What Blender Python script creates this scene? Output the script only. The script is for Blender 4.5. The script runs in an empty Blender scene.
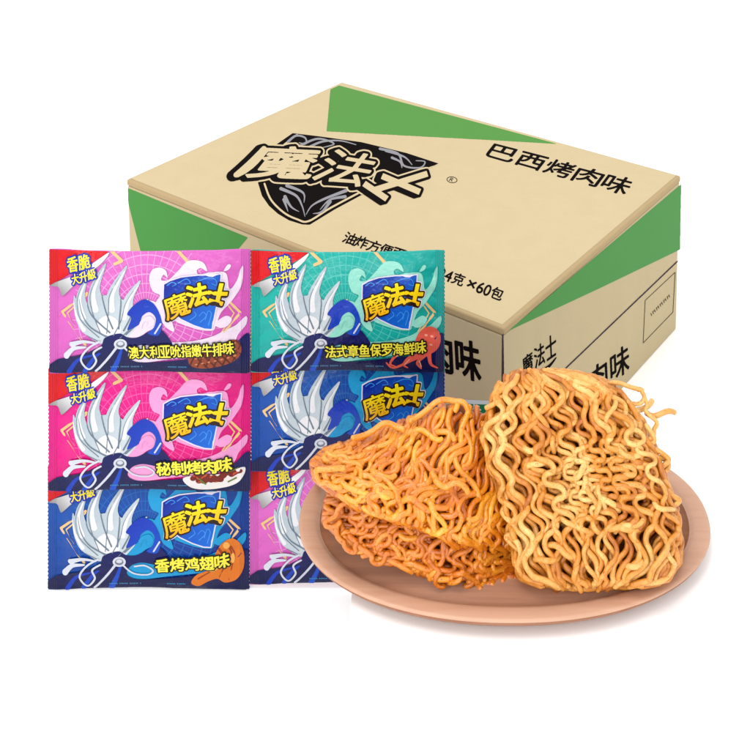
import bpy, math, random
import numpy as np
from mathutils import Vector, Matrix, noise
from mathutils.geometry import delaunay_2d_cdt
random.seed(7)
scene = bpy.context.scene
COL = scene.collection

# ------------------------------------------------------------------ camera
H = 0.62
FP, PX, PY, PITCH = 1165.8, 437.26, -209.7, 0.1137
cam_d = bpy.data.cameras.new('camera'); cam = bpy.data.objects.new('camera', cam_d); COL.objects.link(cam)
cam.location = (0, 0, H); cam.rotation_euler = (math.pi/2-PITCH, 0, 0)
cam_d.sensor_width = 36; cam_d.lens = FP/750*36
cam_d.shift_x = (375-PX)/750; cam_d.shift_y = (PY-375)/750
cam_d.clip_start = 0.01; cam_d.clip_end = 100
scene.camera = cam
CS, SN = math.cos(PITCH), math.sin(PITCH)
def at(x, y, zc):                      # point at a given depth
    a = (x-PX)/FP*zc; b = -(y-PY)/FP*zc
    return Vector((a, zc*CS+b*SN, H-zc*SN+b*CS))
def ray(x, y): return at(x, y, 1.0)-Vector((0, 0, H))
def hit(x, y, P, N):
    d = ray(x, y); o = Vector((0, 0, H)); return o+d*((P-o).dot(N)/d.dot(N))
def depth(p): return (p.y*CS-(p.z-H)*SN)

# ------------------------------------------------------------------ objects
def link(name, me, mat=None, parent=None, loc=None):
    o = bpy.data.objects.new(name, me); COL.objects.link(o)
    if parent: o.parent = parent
    if loc is not None: o.location = loc
    if mat and me:
        if not me.materials: me.materials.append(mat)
        else: o.material_slots[0].link = 'OBJECT'; o.material_slots[0].material = mat
    return o
def thing(name, label, cat, loc=(0, 0, 0), group=None):
    o = bpy.data.objects.new(name, None); COL.objects.link(o); o.location = loc
    o.empty_display_size = .02
    o['label'] = label; o['category'] = cat
    if group: o['group'] = group
    return o
def mkmesh(name, V, Fs, uv=None, smooth=True):
    me = bpy.data.meshes.new(name); me.from_pydata([tuple(v) for v in V], [], Fs); me.update()
    if uv is not None:
        l = me.uv_layers.new(name='art'); vi = np.zeros(len(me.loops), dtype=np.int32)
        me.loops.foreach_get('vertex_index', vi); U = np.asarray(uv, dtype=np.float32)[vi]
        l.data.foreach_set('uv', U.ravel())
    if smooth: me.polygons.foreach_set('use_smooth', [True]*len(me.polygons))
    return me

# ------------------------------------------------------------------ 2-D shapes -> meshes
class Mask:
    def __init__(s, x0, y0, x1, y1, k=5, a=None):
        s.b = (x0, y0, x1, y1); s.k = k
        s.w = int((x1-x0)*k)+1; s.h = int((y1-y0)*k)+1
        s.a = np.zeros((s.h, s.w), bool) if a is None else a
    def new(s, a): return Mask(*s.b, k=s.k, a=a)
    def _win(s, xs, ys, pad=0):
        x0 = max(0, int((min(xs)-pad-s.b[0])*s.k)-1); x1 = min(s.w, int((max(xs)+pad-s.b[0])*s.k)+3)
        y0 = max(0, int((min(ys)-pad-s.b[1])*s.k)-1); y1 = min(s.h, int((max(ys)+pad-s.b[1])*s.k)+3)
        if x1 <= x0 or y1 <= y0: return None
        X, Y = np.meshgrid(s.b[0]+np.arange(x0, x1)/s.k, s.b[1]+np.arange(y0, y1)/s.k)
        return x0, x1, y0, y1, X, Y
    def poly(s, pts, cut=False):
        w = s._win([p[0] for p in pts], [p[1] for p in pts])
        if not w: return s
        x0, x1, y0, y1, X, Y = w; ins = np.zeros(X.shape, bool)
        for i in range(len(pts)):
            ax, ay = pts[i]; bx, by = pts[(i+1) % len(pts)]
            if ay == by: continue
            c = ((ay > Y) != (by > Y)) & (X < (bx-ax)*(Y-ay)/(by-ay)+ax); ins ^= c
        if cut: s.a[y0:y1, x0:x1] &= ~ins
        else: s.a[y0:y1, x0:x1] |= ins
        return s
    def spl(s, pts, cut=False): return s.poly(spline(pts, True), cut)
    def ell(s, cx, cy, rx, ry, rot=0, cut=False):
        c, d = math.cos(rot), math.sin(rot)
        return s.poly([(cx+rx*math.cos(t)*c-ry*math.sin(t)*d, cy+rx*math.cos(t)*d+ry*math.sin(t)*c) for t in np.linspace(0, 2*math.pi, 33)[:-1]], cut)
    def stroke(s, pts, w0, w1=None, smooth=True, cut=False, square=False):
        if w1 is None: w1 = w0
        if smooth and len(pts) > 2: pts = spline(pts, False)
        n = len(pts)-1
        for i in range(n):
            (ax, ay), (bx, by) = pts[i], pts[i+1]
            ra = (w0+(w1-w0)*i/n)/2; rb = (w0+(w1-w0)*(i+1)/n)/2
            w = s._win([ax, bx], [ay, by], max(ra, rb)+.5)
            if not w: continue
            x0, x1, y0, y1, X, Y = w; dx, dy = bx-ax, by-ay; L = dx*dx+dy*dy+1e-9
            t = ((X-ax)*dx+(Y-ay)*dy)/L; tc = np.clip(t, 0, 1)
            D = np.hypot(X-ax-tc*dx, Y-ay-tc*dy); m = D <= ra+(rb-ra)*tc
            if square: m &= (t >= 0) & (t <= 1)
            if cut: s.a[y0:y1, x0:x1] &= ~m
            else: s.a[y0:y1, x0:x1] |= m
        return s
    def tris(s, T):
        for t in T:
            w = s._win(t[:, 0], t[:, 1])
            if not w: continue
            x0, x1, y0, y1, X, Y = w; m = np.ones(X.shape, bool)
            ar = (t[1, 0]-t[0, 0])*(t[2, 1]-t[0, 1])-(t[1, 1]-t[0, 1])*(t[2, 0]-t[0, 0])
            sg = 1 if ar > 0 else -1
            for i in range(3):
                p, q = t[i], t[(i+1) % 3]
                m &= sg*((q[0]-p[0])*(Y-p[1])-(q[1]-p[1])*(X-p[0])) >= -1e-6
            s.a[y0:y1, x0:x1] |= m
        return s
    def glyph(s, ch, quad):            # quad TL,TR,BR,BL in canvas coords
        T = glyph_tris(ch); TL, TR, BR, BL = [np.array(q, float) for q in quad]
        u = T[..., 0:1]; v = T[..., 1:2]
        P = TL*(1-u)*(1-v)+TR*u*(1-v)+BR*u*v+BL*(1-u)*v
        return s.tris(P)
    def text(s, st, quad, gap=.04):
        TL, TR, BR, BL = [np.array(q, float) for q in quad]
        ws = [.55 if ord(c) < 128 and c != ' ' else (.4 if c == ' ' else 1) for c in st]; tot = sum(ws); x = 0
        for c, w in zip(st, ws):
            a, b = (x+gap*w)/tot, (x+w-gap*w)/tot; x += w
            if c == ' ': continue
            if c == '×':
                a += .22*(b-a); b -= .1*(b-a); q_ = [TL+(TR-TL)*a, TL+(TR-TL)*b, BL+(BR-BL)*b, BL+(BR-BL)*a]
                s.glyph(c, (q_[0]*.8+q_[3]*.2, q_[1]*.8+q_[2]*.2, q_[2]*.8+q_[1]*.2, q_[3]*.8+q_[0]*.2)); continue
            s.glyph(c, (TL+(TR-TL)*a, TL+(TR-TL)*b, BL+(BR-BL)*b, BL+(BR-BL)*a))
        return s
    def dil(s, r):
        R = r*s.k; n = int(R); out = s.a.copy(); A = s.a
        for dy in range(-n, n+1):
            m = int(math.sqrt(max(0, R*R-dy*dy)))
            row = A.copy()
            c = np.zeros((s.h, s.w+2*m+1), np.int32); c[:, m+1:m+1+s.w] = np.cumsum(A, 1); c[:, m+1+s.w:] = c[:, m+s.w:m+s.w+1]
            row = (c[:, 2*m+1:2*m+1+s.w]-c[:, 0:s.w]) > 0 if m > 0 else A
            if dy >= 0: out[dy:] |= row[:s.h-dy] if dy else row
            else: out[:dy] |= row[-dy:]
        return s.new(out)
    def shift(s, dx, dy):
        out = np.zeros_like(s.a); ix, iy = int(round(dx*s.k)), int(round(dy*s.k))
        ys, ye = max(0, iy), min(s.h, s.h+iy); xs, xe = max(0, ix), min(s.w, s.w+ix)
        out[ys:ye, xs:xe] = s.a[ys-iy:ye-iy, xs-ix:xe-ix]; return s.new(out)
    def __or__(s, o): return s.new(s.a | o.a)
    def __and__(s, o): return s.new(s.a & o.a)
    def __sub__(s, o): return s.new(s.a & ~o.a)
    def mesh(s, step=5, tol=.45):
        """2-D triangulation: (N,2) array in canvas coords, faces"""
        A = np.pad(s.a, 2).astype(np.float32)
        for _ in range(2):
            A = (A+np.roll(A, 1, 0)+np.roll(A, -1, 0))/3; A = (A+np.roll(A, 1, 1)+np.roll(A, -1, 1))/3
        loops = contours(A)
        pts = []; edges = []
        for L in loops:
            L = dp_closed(L, tol)
            if len(L) < 3: continue
            ar = 0.5*abs(sum(L[i][0]*L[(i+1) % len(L)][1]-L[(i+1) % len(L)][0]*L[i][1] for i in range(len(L))))
            if ar < 2.5: continue
            b = len(pts); pts += [tuple(p) for p in L]; n = len(L); edges += [(b+i, b+(i+1) % n) for i in range(n)]
        if not pts: return np.zeros((0, 2)), []
        P = np.array(pts)
        if step:
            st = step*s.k; ys = np.arange(P[:, 1].min()+st*.5, P[:, 1].max(), st); xs = np.arange(P[:, 0].min()+st*.5, P[:, 0].max(), st)
            for j, y in enumerate(ys):
                for x in xs:
                    x2 = x+(st/2 if j % 2 else 0); xi, yi = int(x2), int(y)
                    if 0 <= xi < A.shape[1] and 0 <= yi < A.shape[0] and A[yi, xi] > .99: pts.append((x2, y))
        vo, eo, fo, *_ = delaunay_2d_cdt([Vector(p) for p in pts], edges, [], 0, 1e-4)
        V = np.array([(v[0], v[1]) for v in vo]); out = []
        for f in fo:
            c = V[list(f)].mean(0); xi, yi = c[0], c[1]; x0, y0 = int(xi), int(yi)
            if x0 < 0 or y0 < 0 or x0+1 >= A.shape[1] or y0+1 >= A.shape[0]: continue
            fx, fy = xi-x0, yi-y0
            val = A[y0, x0]*(1-fx)*(1-fy)+A[y0, x0+1]*fx*(1-fy)+A[y0+1, x0]*(1-fx)*fy+A[y0+1, x0+1]*fx*fy
            if val > .5: out.append(tuple(f))
        V = (V-2)/s.k+np.array([s.b[0], s.b[1]])
        return V, out
def spline(pts, closed, n=7):
    P = [np.array(p, float) for p in pts]; m = len(P); out = []
    for i in range(m if closed else m-1):
        if closed: p0, p1, p2, p3 = P[i-1], P[i], P[(i+1) % m], P[(i+2) % m]
        else: p0, p1, p2, p3 = P[max(i-1, 0)], P[i], P[i+1], P[min(i+2, m-1)]
        for t in np.arange(n)/n:
            out.append(tuple(.5*((2*p1)+(-p0+p2)*t+(2*p0-5*p1+4*p2-p3)*t*t+(-p0+3*p1-3*p2+p3)*t**3)))
    if not closed: out.append(tuple(P[-1]))
    return out
def contours(A):
    B = A > .5; c = B[:-1, :-1]*1+B[:-1, 1:]*2+B[1:, 1:]*4+B[1:, :-1]*8
    ys, xs = np.nonzero((c > 0) & (c < 15)); nxt = {}
    # edges: 0 top,1 right,2 bottom,3 left
    tab = {1: [(3, 0)], 2: [(0, 1)], 3: [(3, 1)], 4: [(1, 2)], 5: [(3, 2), (1, 0)], 6: [(0, 2)], 7: [(3, 2)], 8: [(2, 3)], 9: [(2, 0)], 10: [(0, 3), (2, 1)], 11: [(2, 1)], 12: [(1, 3)], 13: [(1, 0)], 14: [(0, 3)]}
    def key(e, x, y): return (0, x, y) if e == 0 else (1, x+1, y) if e == 1 else (0, x, y+1) if e == 2 else (1, x, y)
    for y, x in zip(ys.tolist(), xs.tolist()):
        for a, b in tab[int(c[y, x])]: nxt[key(a, x, y)] = key(b, x, y)
    def pos(k):
        o, x, y = k
        if o == 0: a, b = A[y, x], A[y, x+1]; return (x+float((.5-a)/(b-a)), y)
        a, b = A[y, x], A[y+1, x]; return (x, y+float((.5-a)/(b-a)))
    loops = []
    while nxt:
        k0, k = nxt.popitem(); L = [pos(k0)]
        while k != k0 and k in nxt: L.append(pos(k)); k = nxt.pop(k)
        if len(L) > 5: loops.append(L)
    return loops
def dp_closed(L, tol):
    P = np.array(L); n = len(P); j = int(np.argmax(((P-P[0])**2).sum(1)))
    def dp(a, b):
        keep = set(); st = [(a, b)]
        while st:
            i, k = st.pop()
            if k-i < 2: continue
            idx = np.arange(i+1, k) % n; p, q = P[i % n], P[k % n]; d = q-p; l = np.hypot(*d)
            D = np.abs((P[idx, 0]-p[0])*d[1]-(P[idx, 1]-p[1])*d[0])/l if l > 1e-9 else np.hypot(*(P[idx]-p).T)
            m = int(np.argmax(D))
            if D[m] > tol: keep.add((i+1+m) % n); st += [(i, i+1+m), (i+1+m, k)]
        return keep
    ks = sorted({0, j} | dp(0, j) | dp(j, n)); return [tuple(P[i]) for i in ks]
_g = {}
def glyph_tris(ch):
    """triangles of one character scaled to its own cell (0..1, y down)"""
    if ch in _g: return _g[ch]
    c = bpy.data.curves.new('glyph', 'FONT'); c.body = ch; c.resolution_u = 4; c.size = 1
    o = bpy.data.objects.new('glyph', c); COL.objects.link(o)
    me = bpy.data.meshes.new_from_object(o.evaluated_get(bpy.context.evaluated_depsgraph_get()))
    me.calc_loop_triangles()
    V = np.array([v.co[:2] for v in me.vertices]); T = V[np.array([t.vertices[:] for t in me.loop_triangles])]
    bpy.data.objects.remove(o); bpy.data.meshes.remove(me); bpy.data.curves.remove(c)
    mn, mx = V.min(0), V.max(0)
    if ord(ch) < 128: mn = np.array([mn[0], 0]); mx = np.array([mx[0], .73])
    sx, sy = mx-mn
    T = (T-mn)/np.array([max(sx, .3), max(sy, .3)]); T[..., 1] = 1-T[..., 1]
    _g[ch] = T; return T

# ------------------------------------------------------------------ materials
def srgb(r, g, b, k=1.0):
    f = lambda c: ((c/255)/12.92 if c/255 <= .04045 else ((c/255+.055)/1.055)**2.4)*k
    return (f(r), f(g), f(b), 1)
class NT:
    def __init__(s, name):
        s.m = bpy.data.materials.new(name); s.m.use_nodes = True; s.t = s.m.node_tree; s.b = s.t.nodes['Principled BSDF']
    def n(s, typ, **kw):
        nd = s.t.nodes.new('ShaderNode'+typ)
        for k, v in kw.items():
            if k.startswith('i_'): nd.inputs[k[2:].replace('_', ' ')].default_value = v
            else: setattr(nd, k, v)
        return nd
    def l(s, a, b): s.t.links.new(a, b)
    def math(s, op, a, b=None, c=None):
        nd = s.n('Math', operation=op)
        for i, v in enumerate((a, b, c)):
            if v is None: continue
            if isinstance(v, (int, float)): nd.inputs[i].default_value = v
            else: s.l(v, nd.inputs[i])
        return nd.outputs[0]
    def mix(s, fac, a, b):
        nd = s.n('Mix', data_type='RGBA')
        for i, v in ((0, fac), (6, a), (7, b)):
            if isinstance(v, (tuple, float, int)): nd.inputs[i].default_value = v
            else: s.l(v, nd.inputs[i])
        return nd.outputs[2]
    def ramp(s, fac, stops):
        nd = s.n('ValToRGB'); e = nd.color_ramp.elements
        while len(e) < len(stops): e.new(.5)
        for x, (p, c) in zip(e, stops): x.position = p; x.color = c
        s.l(fac, nd.inputs[0]); return nd.outputs[0]
PK = .63                                 # how far printed colours sit under the studio light's white
def foil(name, col, col2=None, lines=None, rough=.22, grad=None):
    """printed film: ribbed end seals and a light crumple; col2/grad = printed gradient over the art coordinates"""
    s = NT(name); uvn = s.n('UVMap', uv_map='art'); sep = s.n('SeparateXYZ'); s.l(uvn.outputs[0], sep.inputs[0])
    U, V = sep.outputs[0], sep.outputs[1]; c = col
    if col2 is not None:
        a, u0, v0, u1, v1 = grad; du, dv = u1-u0, v1-v0; L = du*du+dv*dv
        t = s.math('ADD', s.math('MULTIPLY', s.math('SUBTRACT', U, u0), du/L), s.math('MULTIPLY', s.math('SUBTRACT', V, v0), dv/L))
        if a: t = s.math('FRACT', t)
        c = s.ramp(t, [(0, col), (1, col2)])
    if lines is not None:
        du = s.math('SUBTRACT', U, 98.); dv = s.math('SUBTRACT', V, 62.)
        ang = s.math('ARCTAN2', dv, du); r = s.math('SQRT', s.math('ADD', s.math('MULTIPLY', du, du), s.math('MULTIPLY', dv, dv)))
        la = s.math('LESS_THAN', s.math('ABSOLUTE', s.math('SUBTRACT', s.math('FRACT', s.math('MULTIPLY', ang, 8.)), .5)), s.math('DIVIDE', 2.6, r))
        lr = s.math('LESS_THAN', s.math('ABSOLUTE', s.math('SUBTRACT', s.math('FRACT', s.math('DIVIDE', r, 9.)), .5)), .05)
        m = s.math('MAXIMUM', la, lr); m = s.math('MULTIPLY', m, s.math('LESS_THAN', r, 74.))
        m = s.math('MULTIPLY', m, s.math('GREATER_THAN', U, 12.)); m = s.math('MULTIPLY', m, .5)
        c = s.mix(m, c, lines)
    if isinstance(c, tuple): s.b.inputs['Base Color'].default_value = c
    else: s.l(c, s.b.inputs['Base Color'])
    s.b.inputs['Roughness'].default_value = rough; s.b.inputs['Specular IOR Level'].default_value = .2
    # ribs in the end seals
    edge = s.math('MAXIMUM', s.math('LESS_THAN', U, 9.5), s.math('GREATER_THAN', U, 190.5))
    rib = s.math('MULTIPLY', s.math('SINE', s.math('MULTIPLY', U, 3.6)), s.math('MULTIPLY', edge, .5))
    nz = s.n('TexNoise', i_Scale=.09, i_Detail=3.); s.l(uvn.outputs[0], nz.inputs['Vector'])
    hgt = s.math('ADD', rib, s.math('MULTIPLY', nz.outputs[0], 1.6))
    bp = s.n('Bump', i_Strength=.5, i_Distance=.0012); s.l(hgt, bp.inputs['Height']); s.l(bp.outputs[0], s.b.inputs['Normal'])
    return s.m
def card(name, col, amt=.05, rough=.85):
    s = NT(name); tc = s.n('TexCoord'); mp = s.n('Mapping'); s.l(tc.outputs['Object'], mp.inputs[0]); mp.inputs['Scale'].default_value = (1, 1, .3)
    nz = s.n('TexNoise', i_Scale=45., i_Detail=6., i_Roughness=.7); s.l(mp.outputs[0], nz.inputs['Vector'])
    n2 = s.n('TexNoise', i_Scale=900., i_Detail=2.); s.l(tc.outputs['Object'], n2.inputs['Vector'])
    f = s.math('ADD', s.math('MULTIPLY', nz.outputs[0], .5), s.math('MULTIPLY', n2.outputs[0], .5))
    lo = tuple(c*(1-amt) for c in col[:3])+(1,); hi = tuple(min(1, c*(1+amt)) for c in col[:3])+(1,)
    s.l(s.ramp(f, [(.3, lo), (.7, hi)]), s.b.inputs['Base Color']); s.b.inputs['Roughness'].default_value = rough
    s.b.inputs['Specular IOR Level'].default_value = .25
    bp = s.n('Bump', i_Strength=.12, i_Distance=.0006); s.l(f, bp.inputs['Height']); s.l(bp.outputs[0], s.b.inputs['Normal'])
    return s.m
def noodle_mat(name, stops, dark, rough=.38, coat=.25, scale=60.):
    s = NT(name); tc = s.n('TexCoord'); at_ = s.n('Attribute', attribute_name='tint')
    n1 = s.n('TexNoise', i_Scale=scale, i_Detail=3.); s.l(tc.outputs['Object'], n1.inputs['Vector'])
    n2 = s.n('TexNoise', i_Scale=scale*7, i_Detail=3., i_Roughness=.65); s.l(tc.outputs['Object'], n2.inputs['Vector'])
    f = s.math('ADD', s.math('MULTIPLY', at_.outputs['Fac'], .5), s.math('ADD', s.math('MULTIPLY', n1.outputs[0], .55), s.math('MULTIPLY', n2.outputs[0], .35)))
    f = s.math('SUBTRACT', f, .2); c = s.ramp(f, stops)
    spk = s.n('TexNoise', i_Scale=scale*16, i_Detail=1.); s.l(tc.outputs['Object'], spk.inputs['Vector'])
    sm = s.ramp(spk.outputs[0], [(.62, (0, 0, 0, 1)), (.7, (1, 1, 1, 1))])
    c = s.mix(s.math('MULTIPLY', sm, .55), c, dark)
    s.l(c, s.b.inputs['Base Color']); s.b.inputs['Roughness'].default_value = rough
    s.b.inputs['Coat Weight'].default_value = coat; s.b.inputs['Coat Roughness'].default_value = .25
    s.b.inputs['Subsurface Weight'].default_value = .05; s.b.inputs['Subsurface Radius'].default_value = (.004, .0015, .0005); s.b.inputs['Subsurface Scale'].default_value = .6
    bp = s.n('Bump', i_Strength=.8, i_Distance=.0007); s.l(n2.outputs[0], bp.inputs['Height']); s.l(bp.outputs[0], s.b.inputs['Normal'])
    return s.m
def plain(name, col, rough=.6):
    s = NT(name); tc = s.n('TexCoord'); nz = s.n('TexNoise', i_Scale=300.); s.l(tc.outputs['Object'], nz.inputs['Vector'])
    s.l(s.ramp(nz.outputs[0], [(.3, tuple(c*.95 for c in col[:3])+(1,)), (.7, col)]), s.b.inputs['Base Color']); s.b.inputs['Roughness'].default_value = rough; s.b.inputs['Specular IOR Level'].default_value = .02
    return s.m

# ------------------------------------------------------------------ surface
def tag_struct(o): o['kind'] = 'structure'; return o
white = NT('white_sweep'); white.b.inputs['Base Color'].default_value = (.93, .93, .93, 1); white.b.inputs['Roughness'].default_value = .9; white.b.inputs['Specular IOR Level'].default_value = .1
tc = white.n('TexCoord'); nz = white.n('TexNoise', i_Scale=3.); white.l(tc.outputs['Object'], nz.inputs['Vector'])
white.l(white.ramp(nz.outputs[0], [(.3, (.96, .96, .96, 1)), (.7, (.975, .975, .975, 1))]), white.b.inputs['Base Color'])
tag_struct(link('floor', mkmesh('floor', [(-30, -30, 0), (30, -30, 0), (30, 30, 0), (-30, 30, 0)], [(0, 1, 2, 3)], smooth=False), white.m))

# ------------------------------------------------------------------ carton
YAW = .9473; bx0, by0, BW, BD, BH = [v*H for v in (.0758, 1.2503, .4858, .6546, .2398)]
Fc = Vector((bx0, by0, 0)); ea = Vector((math.cos(YAW), math.sin(YAW), 0)); eb = Vector((-math.sin(YAW), math.cos(YAW), 0)); ez = Vector((0, 0, 1))
Rc, Lc = Fc+ea*BW, Fc+eb*BD
carton = thing('cardboard_carton', 'large tan cardboard carton with green corner panels and black lettering, behind the snack packets', 'box', Fc)
def to_box(p): return p-Fc
m_top = card('card_top', srgb(234, 212, 168, .60)); m_side = card('card_side', srgb(208, 190, 150, .70), .04); m_fold = card('card_fold', srgb(205, 178, 132, .62))  # same card: lit top and shaded sides are partly put into the colours
m_gtop = card('green_ink_top', srgb(88, 166, 58, .58), .02, .6); m_gside = card('green_ink', srgb(70, 154, 62, .66), .02, .6)  # one green ink, toned lighter for the lit top, darker for the sides
m_black = plain('black_ink', (.005, .003, .003, 1), .8); m_beige = card('beige_ink', srgb(236, 214, 170, .60), .02); m_grey = plain('grey_ink', srgb(148, 147, 152, .8), .5)
m_gap = plain('gap_dark', srgb(80, 66, 84, .6), .8)
def block(name, o, a, b, c, mat, parent, bev=0, seg=2):
    import bmesh
    bm = bmesh.new(); vs = [bm.verts.new(o+a*i+b*j+c*k) for k in (0, 1) for j in (0, 1) for i in (0, 1)]
    for f in ((0, 2, 3, 1), (4, 5, 7, 6), (0, 1, 5, 4), (2, 6, 7, 3), (0, 4, 6, 2), (1, 3, 7, 5)): bm.faces.new([vs[i] for i in f])
    bmesh.ops.recalc_face_normals(bm, faces=bm.faces)
    if bev: bmesh.ops.bevel(bm, geom=bm.edges[:], offset=bev, segments=seg, affect='EDGES', profile=.5)
    me = bpy.data.meshes.new(name); bm.to_mesh(me); bm.free()
    for p in me.polygons: p.use_smooth = False
    return link(name, me, mat, parent)
LT = .006
# body a little inside the lid panel
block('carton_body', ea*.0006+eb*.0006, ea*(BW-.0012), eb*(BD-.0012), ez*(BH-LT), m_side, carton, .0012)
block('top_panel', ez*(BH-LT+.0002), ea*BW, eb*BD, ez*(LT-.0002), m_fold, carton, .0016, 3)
# three planes: top, left face (outward -ea), right face (outward -eb)
PL = {'top': (Fc+ez*BH, ez), 'left': (Fc+ea*.0006, -ea), 'right': (Fc+eb*.0006, -eb)}
def face_art(name, mask, plane, mat, layer=1, parent=carton, step=0, th=.00009):
    V2, F2 = mask.mesh(step); P, N = PL[plane]
    V = [to_box(hit(x, y, P, N)+N*(th*layer)) for x, y in V2]
    # orient
    out = []
    for f in F2:
        n = (V[f[1]]-V[f[0]]).cross(V[f[2]]-V[f[0]]); out.append(f if n.dot(N) > 0 else tuple(reversed(f)))
    return link(name, mkmesh(name, V, out, uv=[(x, y) for x, y in V2], smooth=False), mat, parent)
# top face skin, inset by the fold so that the fold shows as a darker rim
def quadpts(o, a, b, P, N, n=1): return [o, o+a, o+a+b, o+b]
ins = .0035
q = [ez*(BH+.00012)+ea*ins+eb*ins, ez*(BH+.00012)+ea*(BW-.002)+eb*ins, ez*(BH+.00012)+ea*(BW-.002)+eb*(BD-.002), ez*(BH+.00012)+ea*ins+eb*(BD-.002)]
link('top_face', mkmesh('top_face', q, [(0, 1, 2, 3)], smooth=False), m_top, carton)
K = 4
def M(*b, k=K): return Mask(*b, k=k)
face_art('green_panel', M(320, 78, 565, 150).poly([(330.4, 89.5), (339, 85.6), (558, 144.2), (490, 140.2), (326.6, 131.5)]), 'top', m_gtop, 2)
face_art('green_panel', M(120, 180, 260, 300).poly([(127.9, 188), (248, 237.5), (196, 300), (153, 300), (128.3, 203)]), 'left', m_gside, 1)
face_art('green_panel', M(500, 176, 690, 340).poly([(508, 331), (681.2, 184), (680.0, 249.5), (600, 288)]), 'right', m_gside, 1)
# lettering on the box
face_art('flavour_lettering', M(475, 135, 645, 205, k=7).text('巴西烤肉味', [(493, 143.5), (637, 180.5), (625.5, 196), (483.5, 155.5)], .05).dil(.42), 'top', m_black, 3)
tx = M(335, 225, 515, 310, k=8).text('油炸方便面', [(347, 231.5), (407, 251), (401, 262), (341, 242)], .02)
t2 = M(335, 225, 515, 310, k=8).text('24克×60包', [(441, 267), (506, 290.5), (501, 301.5), (436, 277.5)], .05)
face_art('product_lettering', tx.dil(.35), 'top', m_black, 3); face_art('pack_count_lettering', t2.dil(.35), 'top', m_black, 3)
face_art('flavour_lettering', M(400, 325, 495, 395, k=6).text('烤肉味', [(397, 323), (481, 344), (483, 383), (399, 359)], .07).dil(.85), 'left', m_black, 2)
face_art('flavour_lettering', M(560, 330, 640, 420, k=6).text('烤肉味', [(564, 388), (630, 341), (631, 369), (566, 416)], .08).dil(.45), 'right', m_black, 2)
rl = M(510, 325, 565, 395, k=7).text('魔法士', [(521, 359), (556, 331), (557, 354), (523, 378)], .06).dil(.3)
rl.stroke([(540, 372), (549, 366), (556, 357.5)], 4.5, 1).stroke([(530, 381), (541, 374)], 3)
face_art('logo', rl, 'right', m_black, 2)
wl = M(440, 385, 505, 430, k=8).poly([(455, 399), (501, 401), (501, 424), (455, 416)])
face_art('bottom_strip', wl, 'left', plain('strip_white', srgb(226, 236, 236, .7)), 2)
gl = M(440, 385, 505, 430, k=10).poly([(460, 403.4), (501, 405), (501, 423), (460, 414)]); kc = M(440, 385, 505, 430, k=10).glyph('卡', [(468, 403), (481, 404), (481, 417), (468, 415)]).dil(.3)
face_art('strip_panel', gl - kc, 'left', plain('strip_green', srgb(30, 130, 84, .7)), 3)
sm_ = M(555, 245, 690, 385, k=6).stroke([(500, 431), (560, 373.5), (677.2, 261.3)], 1.15, smooth=False)
face_art('flap_seam', sm_, 'right', m_gap, 3)
fr = M(638, 265, 680, 350, k=10)
qd = [(645, 300.4), (675, 272.2), (672.8, 312), (643, 343)]
for i in range(4): fr.stroke([qd[i], qd[(i+1) % 4]], .55)
for i in range(11):
    t = i/10; x = 651+t*18; y = 314.5-t*18.5; fr.stroke([(x-.2, y-1.2), (x+.5, y+1.0)], .75)
    if i % 2: fr.stroke([(x-.3, y-.6), (x+1.2, y-2)], .5)
face_art('stamp_frame', fr, 'right', plain('stamp_ink', srgb(95, 80, 55, .8)), 3)
# dark sliver painted along the front edge for shade in the open flap's gap
face_art('flap_gap', M(496, 326, 512, 420, k=8).poly([(502.2, 332), (503.6, 332), (505.2, 420), (501.2, 420)]), 'left', m_gap, 3)
# ---- big logo on the top face
lb = (225, 125, 455, 235)
sh = M(*lb, k=6).poly([(275, 145.5), (292.6, 133.3), (320, 136.6), (361, 142.2), (406, 153), (438.5, 163.6), (424, 170.5), (400, 182), (362, 195), (335, 209.5), (309.6, 225), (302, 224.6), (289, 220.5), (278, 214), (269, 206), (262, 196), (258, 183)])
let = M(*lb, k=6).glyph('魔', [(262, 146), (322, 149), (309, 180), (233, 177)]).dil(.35)
let.glyph('法', [(334, 149), (382, 157.5), (359, 187.5), (309, 180)])
let = let.dil(.55)
let.stroke([(382, 176.5), (420, 192.5)], 6.2, square=True).stroke([(373, 191), (427.5, 174.2)], 6.0, square=True).stroke([(364, 184), (387, 199.5)], 6.2, square=True)
let.stroke([(264, 149), (250, 163), (236, 175.5)], 5.0)
blk = let.dil(2.6); blk = blk | blk.shift(-3, .6) | blk.shift(-1.5, .3) | let.dil(2.6).shift(-4.5, 1.2)
bei = blk.dil(1.6)
inner = M(*lb, k=6)
inner.stroke([(264.5, 184), (271, 200), (284, 213), (297, 219.5), (308.5, 221.5), (330, 208.5), (362, 191.5)], 1.9)
inner.stroke([(284, 145), (297, 135)], 1.6).stroke([(418, 171.5), (443, 163.5)], 1.0)
gr = M(*lb, k=6)
for st in ([(281, 189), (296, 196), (302, 206), (305, 217)], [(287, 186), (303, 193), (304, 203)], [(285, 197), (291, 207), (299, 212)], [(346, 191), (325, 199), (312, 206), (306, 215)], [(345, 197), (330, 200), (320, 210)], [(330, 202), (322, 212), (313, 214)], [(284, 200), (288, 212)]):
    gr.stroke(st, 3.4, .5)
for st in ([(288, 142), (296, 136), (305, 138), (306, 144), (299, 143)], [(300, 146), (318, 139), (334, 144), (322, 148)], [(308, 148), (322, 142), (340, 141), (356, 145)], [(380, 149), (398, 154), (404, 166), (420, 168), (425, 162), (416, 161)], [(392, 158), (400, 162), (402, 168)], [(386, 151), (404, 157), (412, 165)]):
    gr.stroke(st, 2.6, .8)
logo = face_art('logo', sh, 'top', m_black, 2)
def sub(o, par): o.parent = par; return o
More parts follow.
